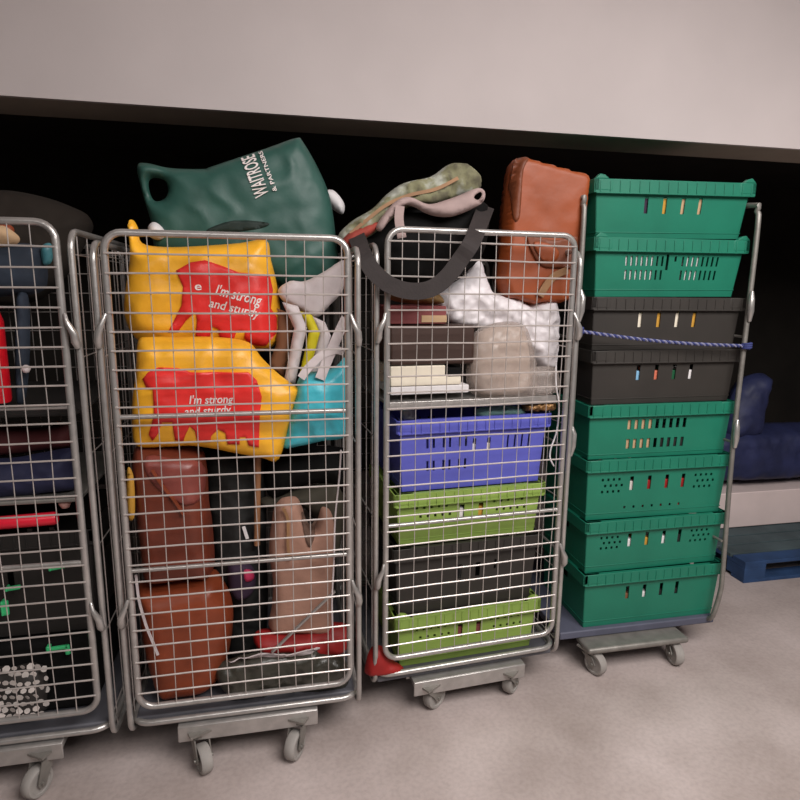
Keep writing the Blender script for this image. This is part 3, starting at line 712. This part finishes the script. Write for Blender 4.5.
folder([(282, 302), (298, 306), (307, 328), (302, 350), (295, 385), (283, 385), (290, 350), (294, 328)], .155, .03, offw, 'pale grey folder between the brown and the yellow one')
folder([(300, 311), (312, 315), (320, 333), (315, 352), (308, 376), (299, 376), (305, 350), (309, 331)], .175, .02, lemon, 'bright yellow folder beside the pale grey one')
folder([(312, 316), (325, 322), (331, 336), (324, 360), (314, 380), (307, 378), (315, 352), (319, 333)], .195, .02, offw, 'pale folder on the far side of the bright yellow one')
tb = P('tote_bag', [(299, 378), (310, 372), (324, 371), (336, 366), (346, 360), (347, 410), (346, 436), (322, 441), (300, 446), (283, 447), (288, 425), (294, 398)], .115, .10, tealp, seed=15, wr=.010, ws=15, edge=.07)
tag(tb.o, 'turquoise tote bag with white handles beside the lower yellow bag', 'bag')
strap('handle', [(346, 318), (338, 335), (331, 352), (325, 366), (320, 379)], 10, .06, .004, offw, tb.o, tb.loc)
strap('handle', [(344, 352), (335, 350), (322, 355), (309, 367), (301, 378)], 8, .056, .004, offw, tb.o, tb.loc)
# leather bags
l1 = P('leather_bag', [(136, 446), (165, 444), (200, 450), (207, 468), (209, 500), (213, 530), (213, 570), (190, 574), (150, 578), (142, 556), (138, 520), (133, 480)], .15, .2, leather1, seed=16, wr=.006, ws=6, edge=.06)
tag(l1.o, 'reddish brown leather bag under the lower yellow bag', 'bag')
decal(l1, 'sheen_patch', [(150, 452), (175, 454), (202, 460), (205, 490), (190, 497), (165, 484), (152, 468)], mat('pink_sheen_leather', (136, 70, 62), .32, 0, .2, 12, .15, 30), off=.004)  # pinkish highlight on the glossy leather, painted on as a lighter patch
strap('strap', [(152, 470), (162, 485), (174, 500), (184, 515)], 3, .035, .004, leather2, l1.o, l1.loc)
l2 = P('leather_bag', [(139, 584), (150, 582), (180, 578), (213, 573), (225, 586), (233, 606), (231, 640), (223, 668), (208, 684), (180, 690), (160, 689), (150, 664), (142, 625)], .15, .2, leather2, seed=17, wr=.006, ws=6, edge=.08)
tag(l2.o, 'tan brown leather bag on the base of the second cage', 'bag')
strap('strap', [(136, 575), (139, 600), (146, 625), (152, 640), (158, 655)], 2.6, .03, .004, offw, l2.o, l2.loc)
s = P('mustard_cloth', [(127, 470), (133, 474), (135, 500), (134, 518), (128, 516)], .06, .03, ochre, seed=3); tag(s.o, 'mustard cloth beside the reddish leather bag', 'cloth')
s = P('charcoal_bag', [(207, 455), (235, 452), (262, 455), (266, 500), (266, 545), (268, 600), (262, 650), (235, 656), (226, 640), (228, 605), (213, 580), (212, 540), (207, 500)], .31, .18, charcoal, seed=18, wr=.012); tag(s.o, 'charcoal bag with a white tag between the leather and beige bags', 'bag')
q = at(245, 532, .2); mb = MB(); mb.box(-.006, .006, -.002, .002, -.03, .02); t_ = mb.build('tag', paper, s.o, bevel=.001); t_.location = Vector((q.x, .205, q.z))-s.loc; t_.rotation_euler.y = -.25
s = P('plum_bag', [(228, 566), (240, 562), (252, 566), (256, 580), (252, 594), (240, 600), (230, 592)], .2, .06, purple, seed=19); tag(s.o, 'plum coloured pouch with a pink patch beside the tan leather bag', 'pouch')
decal(s, 'pink_patch', [(244, 570), (252, 572), (254, 580), (246, 580)], pink)
mb = MB(); mb.tube([at(258, 450, .19), at(257, 545, .19)], .011, 8); o = mb.build('wooden_rod', blond, smooth=True, origin=at(257, 545, .19)); tag(o, 'brown wooden rod standing upright beside the charcoal bag', 'rod')
s = P('olive_bag', [(258, 500), (280, 494), (304, 488), (332, 480), (342, 484), (344, 520), (335, 560), (320, 530), (300, 505), (275, 510)], .27, .12, mat('olive_cloth', (58, 53, 42), .8, 0, .25), seed=20); tag(s.o, 'olive grey bag behind the top of the beige bag', 'bag')
bb = P('beige_bag', [(272, 520), (275, 506), (283, 498), (296, 497), (302, 507), (306, 520), (313, 528), (318, 518), (322, 507), (331, 512), (335, 535), (333, 570), (331, 602), (330, 628), (300, 630), (270, 629), (272, 605), (273, 580), (269, 550)], .16, .11, beige, seed=21, wr=.004, ws=9, edge=.035)
decal(bb, 'notch_shade', [(302, 512), (309, 524), (316, 516), (315, 532), (309, 544), (304, 532)], beige_d)  # shade inside the V notch, painted on as a darker patch
tag(bb.o, 'beige canvas bag standing in the lower right of the second cage', 'bag')
strap('handle', [(283, 508), (288, 520), (288, 545), (290, 560)], 3, .09, .004, tan_tr, bb.o, bb.loc)
s = P('dark_tote', [(270, 455), (345, 448), (346, 492), (325, 482), (300, 486), (270, 498)], .3, .2, blackf, seed=22); tag(s.o, 'black tote under the turquoise bag', 'bag')
s = P('red_cloth', [(256, 632), (300, 630), (345, 624), (348, 645), (330, 655), (300, 650), (262, 652)], .14, .12, redcl, seed=23, wr=.01); tag(s.o, 'red cloth crumpled under the beige bag', 'cloth')
s = P('clear_film', [(215, 668), (235, 658), (260, 652), (290, 652), (318, 646), (322, 652), (345, 660), (345, 685), (290, 692), (230, 694)], .09, .08, mat('murky_film', (62, 60, 52), .3, 0, .2, 12, .3, 30), seed=24, wr=.012, ws=20); tag(s.o, 'murky plastic film along the base of the second cage', 'plastic film')
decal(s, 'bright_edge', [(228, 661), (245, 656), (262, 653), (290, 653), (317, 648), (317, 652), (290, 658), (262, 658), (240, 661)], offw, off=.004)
mb = MB(); a = at(272, 652, .04); b = at(335, 591, .04); mb.tube([a, b], .006, 8); o = mb.build('metal_rod', galv, smooth=True, origin=a); tag(o, 'thin metal rod leaning diagonally in front of the beige bag', 'rod')
P5 = smooth_poly([(341, 450), (339, 480), (335, 520), (334, 560), (332, 600), (333, 640)], 4, False)
mb = MB(); mb.tube([at(x, y, .035) for x, y in P5], .003, 6); o = mb.build('cord', offw, smooth=True, origin=at(333, 640, .035)); tag(o, 'white cord hanging down inside the gate beside the beige bag', 'cord')

# ------------------------------------------------------------------ third cage: upper load
def boxed(name, L, Rr, T, Bm, Y, d, m, label, cat, rz=yC, bevel=.004):
    a = at(L, (T+Bm)/2, Y); b = at(Rr, (T+Bm)/2, Y); zt = at((L+Rr)/2, T, Y).z; zb = at((L+Rr)/2, Bm, Y).z
    w = b.x-a.x; r0 = Matrix.Rotation(rz, 3, 'Z') @ Vector((0, d/2, 0))
    o = slab(name, (a.x+b.x)/2+r0.x, Y+r0.y, zb, w, d, zt-zb, m, rz, bevel); tag(o, label, cat); return o
zs = 1.236
for i, (T, Bm, Rr, m, lbx) in enumerate(((386, 394, 470, paper, 'lowest white paper stack on the cage shelf'), (377, 385.5, 462, cream, 'cream book in the middle of the paper stack on the shelf'), (366, 376.5, 446, cream, 'cream book on top of the paper stack, under the brown box'))):
    boxed('book', 390, Rr, T, Bm, .165, .28, m, lbx, 'book')['group'] = 'paper stack on the shelf'
o = boxed('small_black_box', 448, 462, 368, 376.5, .17, .2, blackf, 'small black box beside the cream book on the shelf', 'box')
bxo = boxed('brown_box', 389, 476, 325, 365, .165, .32, choc, 'dark brown box lying on the paper stack on the shelf', 'box', bevel=.012)
bk = boxed('maroon_book', 389, 447, 306, 324, .17, .26, maroon, 'maroon book with a pale label on the dark brown box', 'book')
a = at(417, 319, .165); b = at(446, 319, .165)
mb = MB(); mb.box(.012, (b.x-a.x), -.1325, -.128, .006, .03); mb.build('label', tan_c, bk)
s = P('yellow_brown_cloth', [(388, 284), (400, 282), (420, 288), (436, 292), (444, 300), (440, 304), (410, 304), (388, 298)], .25, .1, mat('old_gold_cloth', (120, 92, 52), .7, 0, .3), seed=25); tag(s.o, 'old gold cloth on top of the maroon book', 'cloth')
wp = P('plastic_sack', [(440, 300), (456, 285), (470, 275), (476, 260), (486, 258), (491, 272), (497, 290), (510, 296), (525, 298), (535, 305), (548, 300), (562, 300), (567, 315), (565, 345), (560, 368), (548, 372), (535, 362), (520, 340), (500, 332), (470, 330), (445, 320)],
       .335, .125, white_pl, Yp=.26, seed=26, wr=.018, ws=20, edge=.06, step=.01)
tag(wp.o, 'crumpled white plastic sack under the orange leather bag', 'plastic sack')
ws_ = P('wrapped_bundle', [(476, 345), (484, 332), (505, 326), (524, 328), (532, 345), (534, 370), (530, 392), (505, 397), (482, 394), (474, 370)], .222, .09, beige_s, Yp=.185, seed=27, wr=.008, edge=.08)
tag(ws_.o, 'stone coloured bundle wrapped in clear film in front of the white sack', 'bundle')
cf = P('film_wrap', [(474, 340), (486, 328), (510, 322), (530, 327), (538, 352), (541, 375), (540, 390), (534, 400), (520, 404), (490, 401), (472, 392), (470, 365)], .222, .115, clear, ws_.o, Yp=.18, seed=28, wr=.008, ws=24, edge=.06)
s = P('clear_bag', [(530, 372), (545, 368), (562, 370), (563, 392), (548, 398), (534, 394)], .215, .05, clear, Yp=.17, seed=29, wr=.008, ws=30); tag(s.o, 'small clear plastic bag beside the wrapped bundle', 'plastic bag')
s = P('gold_trinkets', [(524, 402), (535, 398), (552, 399), (554, 409), (538, 412), (524, 411)], .22, .07, mat('brass_bits', (150, 112, 70), .35, .5, .4, 60, .5, 120), seed=30, wr=.012, ws=50, step=.006); tag(s.o, 'brassy trinket lying on the right side of the blue crate', 'trinket')
s = P('aqua_paper', [(476, 409), (500, 406), (522, 407), (524, 414), (500, 416), (478, 417)], .24, .05, mat('aqua_paper', (150, 196, 190), .7), seed=31); tag(s.o, 'pale aqua paper sticking out of the blue crate', 'paper')
s = P('white_paper', [(402, 410), (412, 407), (416, 418), (404, 420)], .24, .03, paper, seed=31); tag(s.o, 'white paper corner at the left end of the blue crate', 'paper')
s = P('white_cloth', [(484, 606), (500, 601), (515, 598), (527, 600), (528, 606), (510, 610), (486, 612)], .24, .05, paper, seed=32); tag(s.o, 'white cloth sticking out of the lower lime crate', 'cloth')
s = P('red_cloth', [(366, 662), (370, 650), (378, 645), (386, 650), (393, 660), (402, 666), (402, 671), (385, 674), (366, 674)], .135, .07, redcl, seed=33, wr=.008); tag(s.o, 'bright red cloth at the lower left corner of the third cage', 'cloth')
P6 = smooth_poly([(556, 362), (556, 385), (559, 405), (557, 430), (551, 448), (550, 458), (554, 466)], 4, False)
mb = MB(); mb.tube([at(x, y, .168) for x, y in P6], .0032, 6); o = mb.build('cord', paper, smooth=True, origin=at(554, 466, .168)); tag(o, 'white cord dangling beside the blue crate', 'cord')
# orange bag
ob = P('leather_bag', [(509, 168), (513, 160), (519, 158), (528, 161), (556, 168), (581, 175), (584, 181), (581, 215), (576, 245), (574, 275), (574, 297), (560, 303), (530, 305), (503, 299), (496, 282), (500, 250), (503, 215), (506, 188)], .34, .15, orange_l, sharp=True, seed=34, wr=.003, ws=7, edge=.022)
tag(ob.o, 'orange leather bag standing on the white plastic sack', 'bag')
decal(ob, 'trim', [(510, 165), (516, 159), (524, 160), (518, 172), (516, 200), (514, 220), (509, 220), (509, 195)], orange_d, off=.004)
decal(ob, 'front_flap', [(521, 234), (534, 239), (552, 241), (572, 238), (570, 266), (552, 268), (536, 266), (526, 252)], orange_d, off=.008)
decal(ob, 'flap_fold', [(528, 243), (545, 246), (552, 254), (548, 262), (538, 262), (531, 254)], orange_l, off=.014)
strap('strap', [(568, 270), (556, 275), (547, 284), (540, 296)], 7, .25, .005, tan_tr, ob.o, ob.loc)
# holdall on top
hb_ = P('holdall', [(345, 238), (370, 222), (400, 208), (440, 200), (480, 200), (488, 215), (487, 240), (478, 262), (462, 275), (438, 286), (410, 291), (392, 288), (376, 275), (358, 258)], .34, .22, blackf, seed=35, wr=.012, ws=9, step=.016)
tag(hb_.o, 'black and camouflage holdall lying over the top of the third cage', 'bag')
P('camouflage_flap', [(338, 236), (352, 221), (372, 209), (386, 195), (404, 183), (430, 177), (446, 166), (457, 163), (470, 168), (480, 182), (476, 194), (455, 200), (430, 207), (408, 208), (392, 220), (378, 232), (362, 242), (346, 247)], .28, .1, camo, hb_.o, seed=36, wr=.014, ws=20, edge=.022, step=.009)
P('grey_pocket', [(376, 227), (384, 214), (396, 201), (410, 197), (428, 204), (446, 200), (462, 194), (478, 188), (485, 192), (483, 202), (470, 210), (450, 217), (430, 215), (414, 207), (404, 206), (391, 219), (381, 231)], .2, .06, mat('mauve_grey_canvas', (168, 146, 142), .85, 0, .12, 12, .15, 60), hb_.o, seed=37, wr=.006, edge=.018, holes=[[(474, 197), (480, 192), (482, 195), (478, 200)]])
P('red_corner', [(340, 244), (350, 232), (366, 226), (378, 222), (374, 232), (358, 242), (346, 250)], .22, .05, mat('brick_cloth', (150, 60, 48), .8, 0, .25), hb_.o, seed=38)
strap('piping', [(350, 234), (368, 219), (388, 204), (410, 195), (436, 189), (458, 178)], 3.5, .212, .004, tan_tr, hb_.o, hb_.loc)
strap('shoulder_strap', [(352, 226), (358, 240), (364, 256), (374, 272), (390, 285), (410, 291), (430, 289), (446, 278), (460, 260), (472, 242), (480, 222), (486, 206)], 17, .055, .004, strapm, hb_.o, hb_.loc, dY=[.26, .1, .02, .0, .0, .0, .0, .0, .0, .0, .12, .26])
strap('side_strap', [(400, 206), (399, 220), (402, 238)], 9, .165, .004, mat('mauve_grey_canvas', (168, 146, 142)), hb_.o, hb_.loc)

# ------------------------------------------------------------------ pallet load at the right
pf = atz(738, 584, 0); py0 = pf.y
pal = empty('pallet', (pf.x+.635, py0+.4, 0)); tag(pal, 'blue painted wooden pallet on the floor at the right', 'pallet')
for i in range(7):
    y = -.4+i*.116; mb = MB(); mb.box(-.6, .6, y, y+.1, .108, .128); mb.build('deck_board', pall_m if i == 0 else pall_top, pal, bevel=.002)
for x in (-.6, -.07, .46):
    mb = MB(); mb.box(x, x+.14, -.4, .4, .088, .108); mb.build('stringer_board', pall_m, pal, bevel=.002)
    for y in (-.4, -.07, .26):
        mb = MB(); mb.box(x, x+.14, y, y+.14, .02, .088); mb.build('block', pall_m, pal, bevel=.003)
for y in (-.4, -.07, .26):
    mb = MB(); mb.box(-.6, .6, y, y+.1, 0, .02); mb.build('bottom_board', pall_m, pal, bevel=.002)
dk = atz(740, 528, .128); yd = dk.y
zt = at(745, 493, yd).z
slab('foam_block', pf.x+.62, yd+.22,   .129, 1.0, .42, zt-.129, stone_w, bevel=.006); tag(S.objects['foam_block'], 'long white foam block lying on the blue pallet', 'block')
s = P('film_bundle', [(722, 440), (740, 434), (775, 433), (830, 430), (900, 432), (905, 480), (880, 483), (800, 486), (740, 488), (720, 485)], yd+.22, .36, film_blue, seed=40, wr=.014, ws=10, step=.03, edge=.08, Yp=yd); tag(s.o, 'dark blue plastic wrapped bundle on the white foam block', 'bundle')
s = P('blue_sack', [(722, 436), (730, 400), (742, 380), (758, 373), (768, 378), (764, 400), (760, 425), (752, 436)], yd+.14, .2, film_blue, seed=41, wr=.012, ws=12, step=.025); tag(s.o, 'small dark blue sack on top of the blue wrapped bundle', 'sack')

# ------------------------------------------------------------------ light
def area(name, loc, target, sx, sy, power, col=(1, .955, .935)):
    l = bpy.data.lights.new(name, 'AREA'); l.shape = 'RECTANGLE'; l.size = sx; l.size_y = sy; l.energy = power; l.color = col
    o = bpy.data.objects.new(name, l); COL.objects.link(o); o.location = loc
    d = Vector(target)-Vector(loc); o.rotation_euler = d.to_track_quat('-Z', 'Y').to_euler(); return o
area('ceiling_tube', (1.5, -2.1, 3.05), (1.4, -1.5, 0), 2.3, 1.7, 112)
area('ceiling_tube', (-.6, -3.2, 3.05), (-.4, -2.0, 0), 1.6, 1.0, 16)
w = bpy.data.worlds.new('world'); S.world = w; w.use_nodes = True
w.node_tree.nodes['Background'].inputs[0].default_value = (1, .95, .92, 1); w.node_tree.nodes['Background'].inputs[1].default_value = .025
S.view_settings.view_transform = 'Standard'; S.view_settings.look = 'None'; S.view_settings.gamma = 1; S.view_settings.use_curve_mapping = False
S.view_settings.exposure = .42
